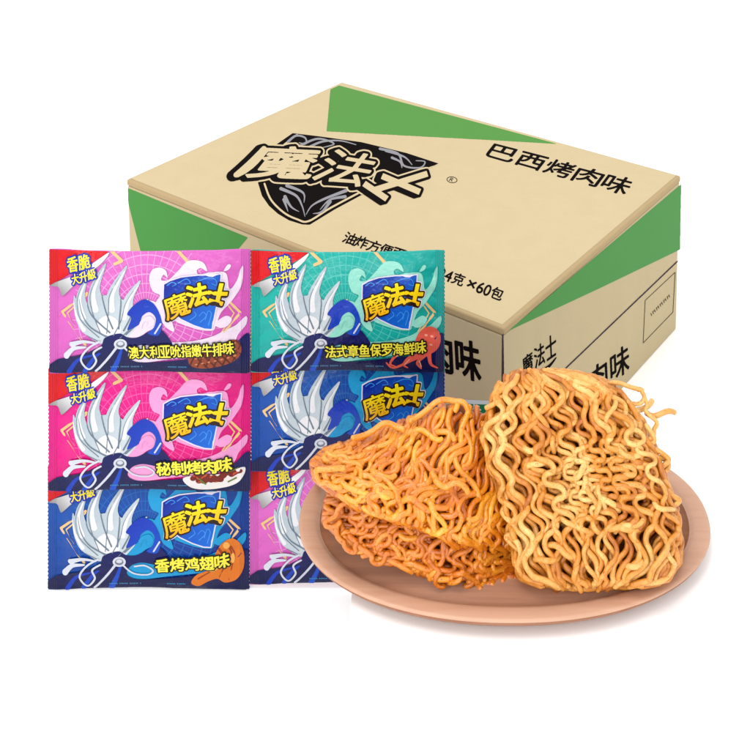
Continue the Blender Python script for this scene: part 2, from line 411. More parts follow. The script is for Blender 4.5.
for half in ((225, 125, 350, 160), (350, 125, 455, 180), (225, 180, 455, 235)):
    hm = M(*lb, k=6).poly([(half[0], half[1]), (half[2], half[1]), (half[2], half[3]), (half[0], half[3])]); sub(face_art('logo_line', inner & sh.dil(.8) & hm, 'top', m_beige, 3), logo)
for half in ((125, 180), (180, 235)):
    hm = M(*lb, k=6).poly([(225, half[0]), (455, half[0]), (455, half[1]), (225, half[1])]); sub(face_art('logo_flames', gr & sh & hm, 'top', m_grey, 3.5), logo)
sub(face_art('logo_halo', bei & sh.dil(.2), 'top', m_beige, 4.2), logo)
sub(face_art('logo_backing', blk, 'top', m_black, 5), logo)
sub(face_art('logo_letters', let, 'top', m_beige, 6), logo)
rg = M(440, 172, 465, 188, k=14); rg.ell(452, 180, 5.4, 3.2, .12); rg.ell(452, 180, 4.7, 2.6, .12, cut=True); rg.text('R', [(451, 177.6), (455, 178.6), (452.5, 182), (448.5, 181)])
face_art('registered_mark', rg, 'top', m_black, 3)

# ------------------------------------------------------------------ snack packets
PWD, PHT = 200., 123.
def sstep(t): t = min(1, max(0, t)); return t*t*(3-2*t)
def psurf(u, v, off=0., side=1):
    d = min(u, PWD-u); e = sstep((d-8)/30.); t = 2*v/PHT-1; tt = min(1, abs(t))
    b = 8.5*e*(1-tt**2.3)
    b += 1.2*math.exp(-max(0, d-9)/13.)*sstep((d-6)/6)*math.sin(v*.33+3*math.sin(u*.05)+u*.08)*(1-tt**4)
    b += 1.3*e*(noise.noise(Vector((u*.028, v*.045, 3.1+side)))+.25*noise.noise(Vector((u*.05, v*.06, 9.))))*(1-tt**6)
    b += .25
    yy = v-(v-PHT/2)/(PHT/2)*1.6*e*abs(t)+.5*math.sin(u*.045+.6)*t
    return (u-PWD/2, -(side*b+off*side), PHT-yy)      # x, y (towards the camera is -y), z up from the bottom edge
def pack_body():
    nu, nv = 100, 62; V = []; uv = []; F = []
    for side in (1, -1):
        for j in range(nv+1):
            for i in range(nu+1):
                u, v = i*PWD/nu, j*PHT/nv
                x, y, z = psurf(u, v, 0, side)
                if i in (0, nu): x += (.45 if j % 2 else -.45)*(1 if i else -1)
                V.append((x, y, z)); uv.append((u, v))
    n1 = (nu+1)*(nv+1)
    for s_ in (0, 1):
        for j in range(nv):
            for i in range(nu):
                a = s_*n1+j*(nu+1)+i; q = (a, a+nu+1, a+nu+2, a+1); F.append(q if s_ == 0 else q[::-1])
    ring = [i for i in range(nu+1)]+[j*(nu+1)+nu for j in range(1, nv+1)]+[nv*(nu+1)+i for i in range(nu-1, -1, -1)]+[j*(nu+1) for j in range(nv-1, 0, -1)]
    for a, b in zip(ring, ring[1:]+ring[:1]): F.append((a, b, b+n1, a+n1))
    return mkmesh('packet_film', V, F, uv)
def pack_layer(name, mask, layer, step=4):
    V2, F2 = mask.mesh(step); V2 = np.clip(V2, [0.2, .2], [PWD-.2, PHT-.2])
    V = [psurf(x, y, .45+.13*layer) for x, y in V2]; out = []
    for f in F2:
        a, b, c = [V2[i] for i in f[:3]]; ar = (b[0]-a[0])*(c[1]-a[1])-(b[1]-a[1])*(c[0]-a[0])
        out.append(f if ar < 0 else tuple(reversed(f)))      # facing -y
    return mkmesh(name, V, out, uv=V2)
def PM(k=5): return Mask(.3, .3, PWD-.3, PHT-.3, k=k)
body_me = pack_body()
A = {}
# gold chevrons
GC = []
class _G:
    def stroke(s, p, w, smooth=False): GC.append(pack_layer('gold_chevron', PM().stroke(p, w, smooth=False), 1)); return s
g = _G()
for w_, o_ in ((2.6, 0), (1.2, 6)):
    g.stroke([(40, 40+o_*.3), (13+o_, 62), (38, 92-o_*.3)], w_, smooth=False)
    g.stroke([(172, 42+o_*.3), (190-o_, 63), (168, 88-o_*.3)], w_, smooth=False)
g.stroke([(62, 0), (73, 9), (66, 12)], 3, smooth=False).stroke([(128, 0), (138, 10)], 3, smooth=False)
A['gold_chevrons'] = None
# smoke around the logo and along the lower right
sm = PM()
sm.spl([(101, 27), (103, 18), (110, 15), (117, 18), (119, 25), (115, 22), (113, 27), (120, 27), (129, 19), (138, 10), (148, 9), (155, 12), (158, 19), (152, 16), (148, 18), (150, 22), (162, 20), (176, 22), (180, 38), (187, 30), (190, 20), (193, 17), (191, 36), (182, 50), (172, 60), (167, 72), (164, 77), (150, 76), (132, 70), (124, 66), (126, 78), (118, 74), (112, 64), (108, 50), (112, 42), (105, 38)])
sm.spl([(53, 93), (62, 86), (74, 84), (82, 76), (90, 66), (93, 52), (100, 47), (110, 50), (115, 60), (112, 72), (100, 78), (92, 84), (80, 88), (66, 95), (56, 98)])
sm.spl([(78, 108), (78, 96), (88, 90), (110, 90), (140, 88), (160, 84), (176, 78), (186, 74), (196, 66), (196, 74), (188, 84), (184, 92), (174, 100), (150, 104), (120, 108), (96, 112)])
sm.spl([(166, 70), (176, 64), (182, 68), (178, 74), (171, 75)])
sm.spl([(174, 20), (178, 14), (181, 15), (179, 19)])
A['smoke'] = pack_layer('smoke', sm, 2)
# silver plume (a plain swirl stands where the packet carries its figure) and dark drapery
pl_ = PM()
BL = [([(54, 82), (38, 72), (30, 58), (27, 44)], 17), ([(56, 78), (38, 60), (34, 42), (40, 24)], 22), ([(58, 74), (50, 52), (48, 34), (57, 12)], 25), ([(64, 74), (66, 52), (67, 36), (78, 14)], 25), ([(70, 76), (78, 60), (82, 44), (92, 28)], 21), ([(74, 80), (86, 68), (92, 56), (100, 46)], 15)]
for p_, w_ in BL: pl_.stroke(p_[::-1], 1.5, w_)
pl_.spl([(50, 84), (42, 66), (44, 50), (56, 42), (72, 44), (82, 56), (80, 72), (74, 84)])
A['silver_plume'] = pack_layer('silver_plume', pl_, 3)
pc = PM(); pw = PM()
for n_, (p_, w_) in enumerate(BL):
    pc.stroke([(x+w_*.30, y+1) for x, y in p_[::-1]], .4, 1.7); pc.stroke([(x-w_*.18, y+6) for x, y in p_[::-1]], .3, .9)
    pw.stroke([(x-w_*.05, y+4) for x, y in p_[::-1]][:-1], .5, w_*.24)
A['plume_curls'] = pack_layer('plume_curls', pc & pl_, 5)
pw.spl([(54, 80), (50, 70), (58, 62), (68, 64), (74, 74), (70, 82)])
A['plume_light'] = pack_layer('plume_light', pw & pl_, 4)
dr = PM()
dr.spl([(2, 121.5), (6, 110), (18, 106), (30, 103), (44, 98), (54, 92), (58, 84), (72, 80), (80, 84), (90, 84), (102, 78), (112, 76), (120, 84), (124, 92), (116, 96), (96, 92), (84, 96), (80, 106), (92, 112), (120, 110), (150, 106), (176, 102), (186, 92), (199, 84), (199, 122), (100, 122)])
A['drapery'] = pack_layer('drapery', dr, 5)
bl = PM().spl([(84, 64), (80, 60), (86, 52), (96, 46), (106, 50), (112, 60), (114, 72), (110, 82), (100, 80), (106, 74), (108, 64), (102, 58), (95, 62), (92, 70), (86, 74), (80, 76)])
bl.stroke([(20, 121), (30, 108), (44, 103)], 5, 2).stroke([(36, 121), (46, 106), (52, 101)], 5, 2).stroke([(64, 121), (70, 108), (74, 96)], 6, 2)
A['blue_folds'] = pack_layer('blue_folds', bl, 6)
cur = PM().spl([(92, 70), (96, 64), (103, 62), (107, 67), (105, 72), (99, 73), (101, 69), (98, 67), (95, 71), (94, 76)])
A['smoke_curl'] = pack_layer('smoke_curl', cur, 7)
cd = PM().stroke([(52, 88), (40, 96), (33, 108), (40, 119), (48, 110), (46, 100), (54, 94)], 2.0).stroke([(72, 90), (62, 104), (52, 116), (47, 121)], 2.4).stroke([(76, 94), (86, 104), (100, 106), (106, 101), (98, 95), (88, 96)], 1.8).stroke([(24, 92), (36, 88), (50, 90)], 5.5, 1.5).stroke([(18, 104), (26, 96), (38, 94)], 6, 2)
cd.ell(73, 91, 6.5, 5.5); cd.stroke([(107, 80), (113, 70)], 1.6)
A['silver_cords'] = pack_layer('silver_cords', cd, 8)
ck = PM().ell(73, 91, 4.2, 3.4); ck.ell(73, 90.2, 3.0, 2.2, cut=True)
A['clasp'] = pack_layer('clasp', ck, 9)
# red peeled corner
A['red_corner'] = pack_layer('red_corner', PM().poly([(0, 0), (60, 0), (50, 7), (0, 36)]), 4)
A['peeled_edge'] = pack_layer('peeled_edge', PM().spl([(2, 35), (30, 22), (48, 9), (60, 1), (54, 10), (40, 22), (26, 34), (15, 45), (12, 44), (10, 37)]), 9)
bk = Mask(0, 0, 70, 50, k=10)
bk.text('香脆', [(17.5, 8), (40, 2), (43, 15), (20, 22)], .03); bk = bk.dil(.35); b2 = Mask(0, 0, 70, 50, k=10).text('大升級', [(23, 23.5), (47, 15.5), (49, 25), (25, 33)], .03).dil(.25)
bk = bk | b2
A['badge_outline'] = pack_layer('badge_outline', bk.dil(1.5), 10); A['badge_lettering'] = pack_layer('badge_lettering', bk, 11)
# logo
lg = Mask(106, 14, 186, 84, k=8)
shd = lg.new(lg.a.copy()).poly([(116.2, 31), (122, 28), (132, 25), (150, 22.8), (171.4, 22.6), (170.6, 35), (167, 55), (163, 75), (156, 74.4), (146, 71), (133, 64.6), (122, 55), (116, 44)])
lt = lg.new(lg.a.copy()).glyph('魔', [(114, 45), (136.6, 37), (143.5, 58.5), (119.5, 67)]).dil(.28)
lt = lt | lg.new(np.zeros_like(lg.a)).glyph('法', [(137.4, 33.5), (157.5, 28.5), (160, 49.5), (140.5, 54)]).dil(.9)
lt.stroke([(159.4, 38.8), (178.2, 42.2)], 3.9, square=True).stroke([(172.6, 30.8), (168.6, 49)], 4.1, square=True).stroke([(160.4, 46.4), (174, 51.2)], 4.0, square=True)
A['logo_shield'] = pack_layer('logo_shield', shd, 9); A['logo_rim'] = pack_layer('logo_rim', shd.dil(1.3) | lt.dil(2.3), 8)
shl = lg.new(lg.a.copy())
for st in ([(119, 32), (124, 29), (128, 31), (124, 33)], [(130, 30), (138, 26), (142, 30), (136, 31)], [(148, 29), (158, 25), (166, 26), (168, 32), (163, 30)], [(152, 68), (158, 62), (155, 58), (151, 62)], [(160, 71), (163, 60), (160, 57), (157, 66)], [(142, 66), (148, 61), (146, 57)]): shl.stroke(st, 1.0, .5)
A['logo_filigree'] = pack_layer('logo_filigree', shl & shd, 10)
A['logo_backing'] = pack_layer('logo_backing', lt.dil(1.35) | lt.dil(1.3).shift(-.6, .6), 11)
A['logo_letters'] = pack_layer('logo_letters', lt, 12)
# small print lines along the bottom
tp = PM(8); 
for x0_, n_ in ((62, 22), (119, 14)):
    for i in range(n_):
        if i % 7 == 6: continue
        x = x0_+i*1.45; tp.stroke([(x, 116.3), (x+.7, 116.3)], .5).stroke([(x+.3, 115.6), (x+.3, 117.4)], .4)
A['small_print'] = pack_layer('small_print', tp, 7)
# food pictures
fd = PM().spl([(139, 108), (142, 100), (152, 96), (168, 92), (182, 88), (190, 92), (191, 102), (184, 110), (168, 116), (152, 118), (142, 115)])
st_ = [('food_picture', fd, (150, 68, 42), 7)]
l1 = PM()
for i in range(7): l1.stroke([(140+i*8, 116), (152+i*8, 90)], 1.5); l1.stroke([(138+i*8, 95-i), (158+i*8, 117-i)], 1.5)
st_.append(('food_detail', l1 & fd, (92, 34, 22), 8))
l2 = PM()
for i in range(7):
    for j in range(3): l2.ell(147+i*6.3, 113-i*1.4-j*6.5, 1.6, .9, -.3)
st_.append(('food_highlight', l2 & fd, (206, 128, 84), 9))
FOOD = {'steak': st_}
oc = PM().ell(183, 90, 13, 14.5, .3)
for st in ([(176, 100), (162, 97), (150, 104), (144, 113), (149, 116)], [(176, 103), (164, 106), (158, 114), (162, 118)], [(180, 104), (172, 112), (176, 119)], [(184, 104), (186, 114), (193, 118)], [(172, 98), (158, 92), (150, 96), (146, 92)], [(178, 104), (168, 108), (148, 118), (140, 112)]): oc.stroke(st, 4.6, 1.4)
od = PM(); 
for x, y in ((178, 90), (186, 94), (181, 84), (175, 97), (187, 86)): od.ell(x, y, 1.8, 1.1, .4)
for st in ([(162, 99), (150, 105)], [(164, 108), (159, 114)], [(174, 110), (176, 117)]): od.stroke(st, 1.1)
FOOD['octopus'] = [('food_picture', oc, (232, 98, 82), 7), ('food_detail', od, (250, 172, 150), 8)]
kp = PM().spl([(134, 108), (150, 104), (178, 102), (194, 98), (192, 108), (182, 116), (160, 121), (142, 119)])
kb = PM(); rnd = random.Random(4)
for i in range(16): kb.ell(144+i*2.9, 110-i*.45+rnd.uniform(-4, 3), rnd.uniform(3, 5), rnd.uniform(2.4, 3.6), rnd.uniform(-1, 1))
kh = PM()
for i in range(18): kh.ell(142+rnd.random()*46, 109+rnd.uniform(-6, 5), 1.7, .8, rnd.uniform(-1, 1))
kg = PM().stroke([(172, 97), (180, 101), (188, 98)], 2, .8).stroke([(150, 108), (156, 114)], 1.8).stroke([(178, 112), (186, 108)], 1.4)
FOOD['kebab'] = [('food_picture', kp, (238, 232, 230), 7), ('food_meat', kb, (120, 34, 20), 8), ('food_highlight', kh & kb, (196, 80, 44), 9), ('food_garnish', kg, (96, 120, 40), 10)]
wg = PM().spl([(143, 115), (148, 106), (158, 101), (166, 94), (168, 82), (174, 73), (183, 70), (191, 76), (195, 88), (194, 102), (187, 112), (176, 115), (169, 110), (160, 113), (150, 119)])
wd = PM().stroke([(171, 78), (177, 92), (171, 108)], 2.4, .8).stroke([(178, 74), (184, 90), (180, 112)], 2, .7).stroke([(150, 110), (162, 102), (172, 98)], 1.6, .6).stroke([(182, 78), (186, 88), (183, 98)], 1.6, .6)
wh = PM().ell(178, 76, 3, 4, -.4).ell(166, 99, 5, 2, -.4).ell(184, 90, 2, 5)
FOOD['wing'] = [('food_picture', wg, (226, 120, 32), 7), ('food_detail', wd, (160, 64, 12), 8), ('food_highlight', wh, (250, 178, 84), 9)]
FOODM = {k: [(n, pack_layer(n, m, l), plain_c, l) for n, m, plain_c, l in v] for k, v in FOOD.items()}
def flavour(st, x0, x1, y0, y1, slope, hgt, db=.45):
    m = Mask(70, 70, 196, 122, k=9).text(st, [(x0, y0), (x1, y0+slope), (x1+.5, y0+slope+hgt), (x0+.5, y0+hgt)], .03).dil(db)
    return pack_layer('flavour_outline', m.dil(1.35), 13), pack_layer('flavour_lettering', m, 14)
FL = {'steak': flavour('澳大利亚吮指嫩牛排味', 80.5, 184, 93.5, 0, -4.5, 13.5, .28), 'octopus': flavour('法式章鱼保罗海鲜味', 77, 181, 93.5, 0, -5.5, 13.5, .32), 'kebab': flavour('秘制烤肉味', 108, 182, 90, 0, -4.5, 14.5), 'wing': flavour('香烤鸡翅味', 108, 181, 88, 0, -5, 14.5)}
# inks shared by all packets
I = {'gold_chevrons': foil('gold_ink', srgb(236, 196, 132, PK), rough=.3), 'silver_plume': foil('silver_ink', srgb(168, 184, 196, PK), srgb(212, 222, 228, PK), grad=(0, 30, 20, 88, 84)), 'plume_curls': foil('slate_ink', srgb(112, 128, 144, PK)), 'plume_light': foil('ivory_ink', srgb(236, 236, 240, PK)),
     'drapery': foil('navy_ink', srgb(22, 26, 96, PK), srgb(16, 20, 70, PK), grad=(0, 0, 80, 0, 122)), 'blue_folds': foil('royal_ink', srgb(18, 46, 176, PK), srgb(24, 80, 200, PK), grad=(0, 80, 48, 110, 84)),
     'silver_cords': foil('cord_ink', srgb(214, 218, 230, PK)), 'clasp': foil('clasp_ink', srgb(120, 124, 140, PK)), 'red_corner': foil('red_ink', srgb(222, 8, 22, PK)), 'peeled_edge': foil('peel_ink', srgb(150, 148, 150, PK), srgb(250, 250, 250, PK), grad=(0, 12, 44, 30, 20)),
     'badge_outline': foil('badge_blue', srgb(18, 40, 170, PK)), 'badge_lettering': foil('lemon_ink', srgb(252, 232, 30, PK)), 'logo_rim': foil('rim_ink', srgb(232, 226, 246, PK)), 'logo_shield': foil('shield_ink', srgb(6, 26, 150, PK), srgb(20, 110, 220, PK), grad=(0, 116, 30, 168, 70)),
     'logo_filigree': foil('filigree_ink', srgb(60, 150, 236, PK)), 'logo_backing': foil('outline_ink', srgb(44, 24, 14, PK)), 'logo_letters': foil('logo_yellow', srgb(255, 236, 20, PK), srgb(246, 168, 14, PK), grad=(0, 146, 34, 150, 64)),
     'small_print': foil('print_ink', srgb(70, 150, 200, PK))}
m_ol = foil('black_film_ink', srgb(22, 22, 10, PK)); m_fl = foil('flavour_yellow', srgb(252, 240, 70, PK))
_fm = {}
def fink(c):
    if c not in _fm: _fm[c] = foil('food_ink', srgb(*c, PK))
    return _fm[c]
PKZ = depth(hit(150, 590, Vector((0, 0, 0)), ez))
def packet(x0, x1, ybot, dz, food, base, base2, line, smoke, label, ytop):
    zc = PKZ-dz; px = zc/FP
    t = thing('snack_packet', label, 'snack packet', at((x0+x1)/2, ybot, zc), 'noodle snack packets stacked in two columns')
    t.rotation_euler = (-PITCH, 0, 0)
    sx = (x1-x0)/PWD*px; t.scale = (sx, px, (ybot-ytop)/PHT*px)
    link('film', body_me, foil('packet_film', srgb(*base, PK), srgb(*base2, PK), srgb(*line, PK), grad=(0, 60, 0, 120, 120)), t)
    fsm = foil('smoke_ink', srgb(*smoke, PK))
    lp = None
    for k, me in A.items():
        mt = fsm if k in ('smoke', 'smoke_curl') else I[k]
        if k == 'gold_chevrons':
            for gm in GC: link('gold_chevron', gm, I[k], t)
            continue
        if k in ('logo_rim', 'logo_filigree', 'logo_backing', 'logo_letters') : continue
        if k in ('plume_curls', 'plume_light', 'clasp', 'badge_lettering'): continue
        o = link(k if k != 'logo_shield' else 'logo', me, mt, t)
        ch = {'logo_shield': ('logo_rim', 'logo_filigree', 'logo_backing', 'logo_letters'), 'silver_plume': ('plume_curls', 'plume_light'), 'silver_cords': ('clasp',), 'badge_outline': ('badge_lettering',)}.get(k, ())
        for c in ch: link(c, A[c], I[c], o)
    root = None
    for n, me, c, l in FOODM[food]:
        o = link(n, me, fink(c), root or t)
        if root is None: root = o
    o = link('flavour_outline', FL[food][0], m_ol, t); link('flavour_lettering', FL[food][1], m_fl, o)
    return t
pink = ((220, 106, 196), (212, 88, 184), (240, 196, 232), (240, 222, 240)); teal = ((24, 178, 166), (18, 164, 158), (110, 214, 200), (150, 226, 208))
mag = ((232, 24, 142), (222, 10, 120), (246, 120, 190), (244, 160, 214)); blue = ((18, 84, 176), (10, 52, 140), (40, 120, 200), (24, 156, 214))
packet(48, 249.5, 589, 0, 'wing', *blue, 'blue snack packet with grilled chicken wing picture, bottom of the left column', 465.5)
packet(249.5, 444, 584, 0, 'steak', *pink, 'pink snack packet half hidden behind the wooden plate, lowest of the right column', 462)
packet(48.5, 251, 491, .0075, 'kebab', *mag, 'hot pink snack packet with barbecued meat picture, middle of the left column', 368)
packet(251, 444.5, 471, .0075, 'wing', *blue, 'blue snack packet partly covered by the noodle cakes, under the teal one', 350)
packet(49.4, 250.5, 373, .015, 'steak', *pink, 'pink snack packet with grilled beef steak picture, top of the left column', 249)
packet(251, 444.5, 372, .015, 'octopus', *teal, 'teal snack packet with red octopus picture, top of the right column', 250)

# ------------------------------------------------------------------ plate on its low white step
SC = .82; STEP = H*(1-SC)
PT = .0125                 # rim height above the step
rimz = STEP+PT; RP = Vector((0, 0, rimz))
yb, yf = hit(504, 428, RP, ez).y, hit(504, 621, RP, ez).y
pcx = hit(504, 517, RP, ez).x; pcy = (yb+yf)/2; rb = (yb-yf)/2
zc_ = depth(Vector((pcx, pcy, rimz))); ra = 204*zc_/FP
def ring_mesh(name, prof, a, b, seg=160, cap=True, expo=2.12):
    V = []; F = []; uv = []
    for (r, z) in prof:           # r: metres inward from the outer outline
        for i in range(seg):
            t = 2*math.pi*i/seg; c, s = math.cos(t), math.sin(t)
            V.append(((a-r)*math.copysign(abs(c)**(2/expo), c), (b-r*.92)*math.copysign(abs(s)**(2/expo), s), z))
    n = len(prof)
    for j in range(n-1):
        for i in range(seg): F.append((j*seg+i, j*seg+(i+1) % seg, (j+1)*seg+(i+1) % seg, (j+1)*seg+i))
    F.append(tuple(range(seg))[::-1]); F.append(tuple((n-1)*seg+i for i in range(seg)))
    me = mkmesh(name, V, F); return me
wd_ = NT('plate_wood'); tcw = wd_.n('TexCoord'); mp = wd_.n('Mapping'); wd_.l(tcw.outputs['Object'], mp.inputs[0]); mp.inputs['Scale'].default_value = (3, 40, 40)
nw = wd_.n('TexNoise', i_Scale=6., i_Detail=7., i_Roughness=.6, i_Distortion=.5); wd_.l(mp.outputs[0], nw.inputs['Vector'])
nf = wd_.n('TexNoise', i_Scale=4., i_Detail=2.); wd_.l(tcw.outputs['Object'], nf.inputs['Vector'])
fw = wd_.math('ADD', wd_.math('MULTIPLY', nw.outputs[0], .6), wd_.math('MULTIPLY', nf.outputs[0], .4))
wd_.l(wd_.ramp(fw, [(.3, srgb(212, 160, 130, .66)), (.5, srgb(219, 170, 140, .67)), (.72, srgb(226, 180, 151, .68))]), wd_.b.inputs['Base Color'])
wd_.b.inputs['Roughness'].default_value = .42; wd_.b.inputs['Specular IOR Level'].default_value = .45
bp = wd_.n('Bump', i_Strength=.1, i_Distance=.0006); wd_.l(nw.outputs[0], bp.inputs['Height']); wd_.l(bp.outputs[0], wd_.b.inputs['Normal'])
plate = thing('wooden_plate', 'shallow oval plate of pale pinkish wood carrying the fried noodle cakes', 'plate', (pcx, pcy, STEP))
side = [(.020, .0002), (.012, .0022), (.004, .0062), (.0008, .0096), (.0003, .0108)]
prof = [(.0006, .0106), (.0, .0113), (.0006, .0121), (.002, PT), (.0085, PT), (.0102, .0119), (.0125, .0104), (.016, .0092), (.026, .0080), (.045, .0070), (.07, .0066)]
dish = link('plate_dish', ring_mesh('plate_dish', prof, ra, rb), wd_.m, plate)
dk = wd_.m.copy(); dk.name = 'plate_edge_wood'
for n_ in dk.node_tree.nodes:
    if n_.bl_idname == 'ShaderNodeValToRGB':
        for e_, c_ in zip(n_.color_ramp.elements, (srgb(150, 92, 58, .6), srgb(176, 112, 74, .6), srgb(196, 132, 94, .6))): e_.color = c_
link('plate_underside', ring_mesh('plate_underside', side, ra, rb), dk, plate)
PFZ = STEP+.0068
# the plate stands on a raised part of the white surface that runs on towards the viewer and to the right
import bmesh
xl = hit(352, 590, Vector((0, 0, STEP)), ez).x
pts_ = []
for t in np.linspace(math.pi, 0, 80):
    c, s_ = math.cos(t), math.sin(t); x = pcx+(ra-.014)*math.copysign(abs(c)**(2/2.12), c); y = pcy+(rb-.016)*s_**(2/2.12)
    if x >= xl: pts_.append((x, y))
pts_ += [(2.2, pts_[-1][1]), (2.2, -1.2), (xl, -1.2)]
bm = bmesh.new(); lo = [bm.verts.new((x, y, -.001)) for x, y in pts_]; hi = [bm.verts.new((x, y, STEP)) for x, y in pts_]
bm.faces.new(hi); n_ = len(lo)
for i in range(n_): bm.faces.new((lo[i], hi[i], hi[(i+1) % n_], lo[(i+1) % n_]))
bmesh.ops.recalc_face_normals(bm, faces=bm.faces)
me_ = bpy.data.meshes.new('white_step'); bm.to_mesh(me_); bm.free(); tag_struct(link('white_step', me_, white.m))

# ------------------------------------------------------------------ noodle cakes
def tube(path, rad, sides=8):
    P = np.array(path); n = len(P)
    T = np.gradient(P, axis=0); T /= np.linalg.norm(T, axis=1)[:, None]+1e-12
    up = np.array([.13, -1., .21]); N = np.zeros_like(P); ref = np.cross(T[0], up); ref /= np.linalg.norm(ref)
    for i in range(n):
        ref = ref-T[i]*ref.dot(T[i]); ref /= np.linalg.norm(ref)+1e-12; N[i] = ref
    B = np.cross(T, N); a = np.arange(sides)/sides*2*np.pi
    r = rad*np.ones(n) if np.isscalar(rad) else np.asarray(rad); r = r.copy(); r[0] *= .35; r[-1] *= .35
    ring = P[:, None, :]+r[:, None, None]*(N[:, None, :]*np.cos(a)[None, :, None]+B[:, None, :]*np.sin(a)[None, :, None]*.86)
    V = ring.reshape(-1, 3); F = []
    for i in range(n-1):
        for k in range(sides):
            F.append((i*sides+k, i*sides+(k+1) % sides, (i+1)*sides+(k+1) % sides, (i+1)*sides+k))
    F.append(tuple(range(sides))[::-1]); F.append(tuple((n-1)*sides+k for k in range(sides)))
    return V, F
class Bundle:
    def __init__(s): s.V = []; s.F = []; s.T = []; s.n = 0
    def add(s, path, rad, tint, sides=8):
        if len(path) < 4: return
        V, F = tube(path, rad, sides); s.V.append(V); s.F += [tuple(i+s.n for i in f) for f in F]; s.n += len(V)
        s.T.append(np.repeat(np.asarray(tint)*np.ones(len(path)), sides))
    def build(s, name, mat, parent, org):
        V = np.concatenate(s.V)-np.array(org); me = mkmesh(name, V.tolist(), s.F)
        at_ = me.attributes.new('tint', 'FLOAT', 'POINT'); at_.data.foreach_set('value', np.concatenate(s.T).astype(np.float32))
        return link(name, me, mat, parent)
def nz3(x, y, z=0): return noise.noise(Vector((x, y, z)))
def interp(C, t):
    """C: list of (t, value)"""
    if t <= C[0][0]: return C[0][1]
    for (a, va), (b, vb) in zip(C, C[1:]):
        if t <= b:
            k = (t-a)/(b-a); return va+(vb-va)*k
    return C[-1][1]
m_gold = noodle_mat('fried_noodle', [(.1, srgb(186, 98, 24, .70)), (.38, srgb(226, 146, 46, .76)), (.75, srgb(248, 202, 122, .77))], srgb(170, 90, 30, .8), .4, .15, 55)
m_sauce = noodle_mat('sauced_noodle', [(.08, srgb(184, 80, 6, .72)), (.45, srgb(228, 128, 6, .78)), (.85, srgb(246, 174, 48, .84))], srgb(140, 48, 6, .8), .3, .45, 55)
m_sauce_dark = noodle_mat('toasted_noodle', [(.08, srgb(176, 80, 8, .74)), (.45, srgb(218, 116, 10, .76)), (.8, srgb(240, 158, 42, .82))], srgb(120, 40, 6, .8), .34, .35, 55)
m_core = noodle_mat('inner_noodle', [(.1, srgb(140, 66, 12, .7)), (.8, srgb(190, 104, 30, .8))], srgb(120, 50, 10, .7), .6, 0, 120)  # darker core colour stands in for shade between the strands

# ---- right-hand cake: stands leaning back, face to the viewer
LX = [(370, 508), (378, 500), (397, 491), (417, 486), (439, 481), (472, 490), (517, 507), (562, 513), (578, 522), (590, 548)]
RX = [(370, 560), (378, 592), (392, 622), (422, 645), (478, 667), (517, 680), (562, 682), (581, 667), (590, 630)]
TOPY, BOTY = 369, 590
Pb = hit(590, 592, Vector((0, 0, PFZ+.013)), ez); RD = depth(Pb); SLOPE = .36
def floor_depth(x, y): return depth(hit(x, y, Vector((0, 0, PFZ+.0035)), ez))
def rc_point(x, y, w):           # w in px towards the viewer
    px = RD/FP; D = RD+(592-y)*px*SLOPE-w*px
    return at(x, y, min(D, floor_depth(x, y)))
THK = 50
cake = thing('noodle_cake', 'pale golden square noodle cake standing upright at the right of the plate', 'noodle cake', Pb, 'fried noodle cakes')
B = Bundle(); rng = random.Random(11)
def edge_roll(x, y, R=26.):
    l, r = interp(LX, y), interp(RX, y); tp = TOPY+.0035*(max(0, x-560))**2; d = min(x-l+3, r-x+3, y-tp+4, BOTY-y+5)
    if d >= R: return 0
    d = max(d, 0); return -(R-math.sqrt(max(0, R*R-(R-d)**2)))
def strand_v(t, layer, bun, rad, seed, w0, y0=None, y1=None, amp=1., tw=1.):
    grp = math.floor(seed/2.6); path = []; tint = []; th = grp*2.13+(seed-grp*2.6)*.35; y = (TOPY if y0 is None else y0)+rng.uniform(-1, 5); yend = (BOTY if y1 is None else y1)-rng.uniform(0, 6)
    ds = 1.1; wd = rng.uniform(-2.5, 2.5); tb = rng.uniform(-.25, .25)
    while y < yend:
        l, r = interp(LX, y)+3, interp(RX, y)-3; xb = l+(r-l)*t
        mid = math.exp(-((y-478)/48.)**2-((xb-600)/58.)**2)
        n1 = nz3(grp*3.3, y*.022, 4.+layer*7)
        low_ = sstep((y-505)/40); lam = 33+10*n1-15*mid+13*low_
        th += 2*math.pi/lam*ds
        A_ = (4.6+3.4*nz3(grp*5.1+layer, y*.02, 12.)+3.2*mid)*amp*(.7+.3*sstep((y-TOPY)/30))
        X = xb+A_*math.sin(th)+10*nz3(xb*.014, y*.016, 2.)+5.5*nz3(seed*1.7, y*.017, layer+.5)+1.2*nz3(xb*.12, y*.09, seed)
        Y = y-(.7+1.4*mid)*math.sin(2*th+.25)+5*nz3(xb*.02, y*.02, 8.)
        W = w0+wd+1.3*math.cos(2*th+layer)+5*nz3(seed*1.3, y*.02, 30)+edge_roll(X, Y)
        path.append(rc_point(X, Y, W)); tint.append(.47+tb+.55*nz3(X*.02, Y*.02, 77)+.45*nz3(seed*3.7, Y*.025, 5)-.36*layer)  # deeper layers tinted darker: shade in the gaps painted in
        y += ds
    bun.add(path, rad*RD/FP, np.array(tint))
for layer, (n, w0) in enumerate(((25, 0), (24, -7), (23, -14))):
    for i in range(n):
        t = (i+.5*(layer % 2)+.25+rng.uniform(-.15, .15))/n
        strand_v(t, layer, B, 3.15+rng.uniform(-.4, .4), i*1.0+layer*31, w0)
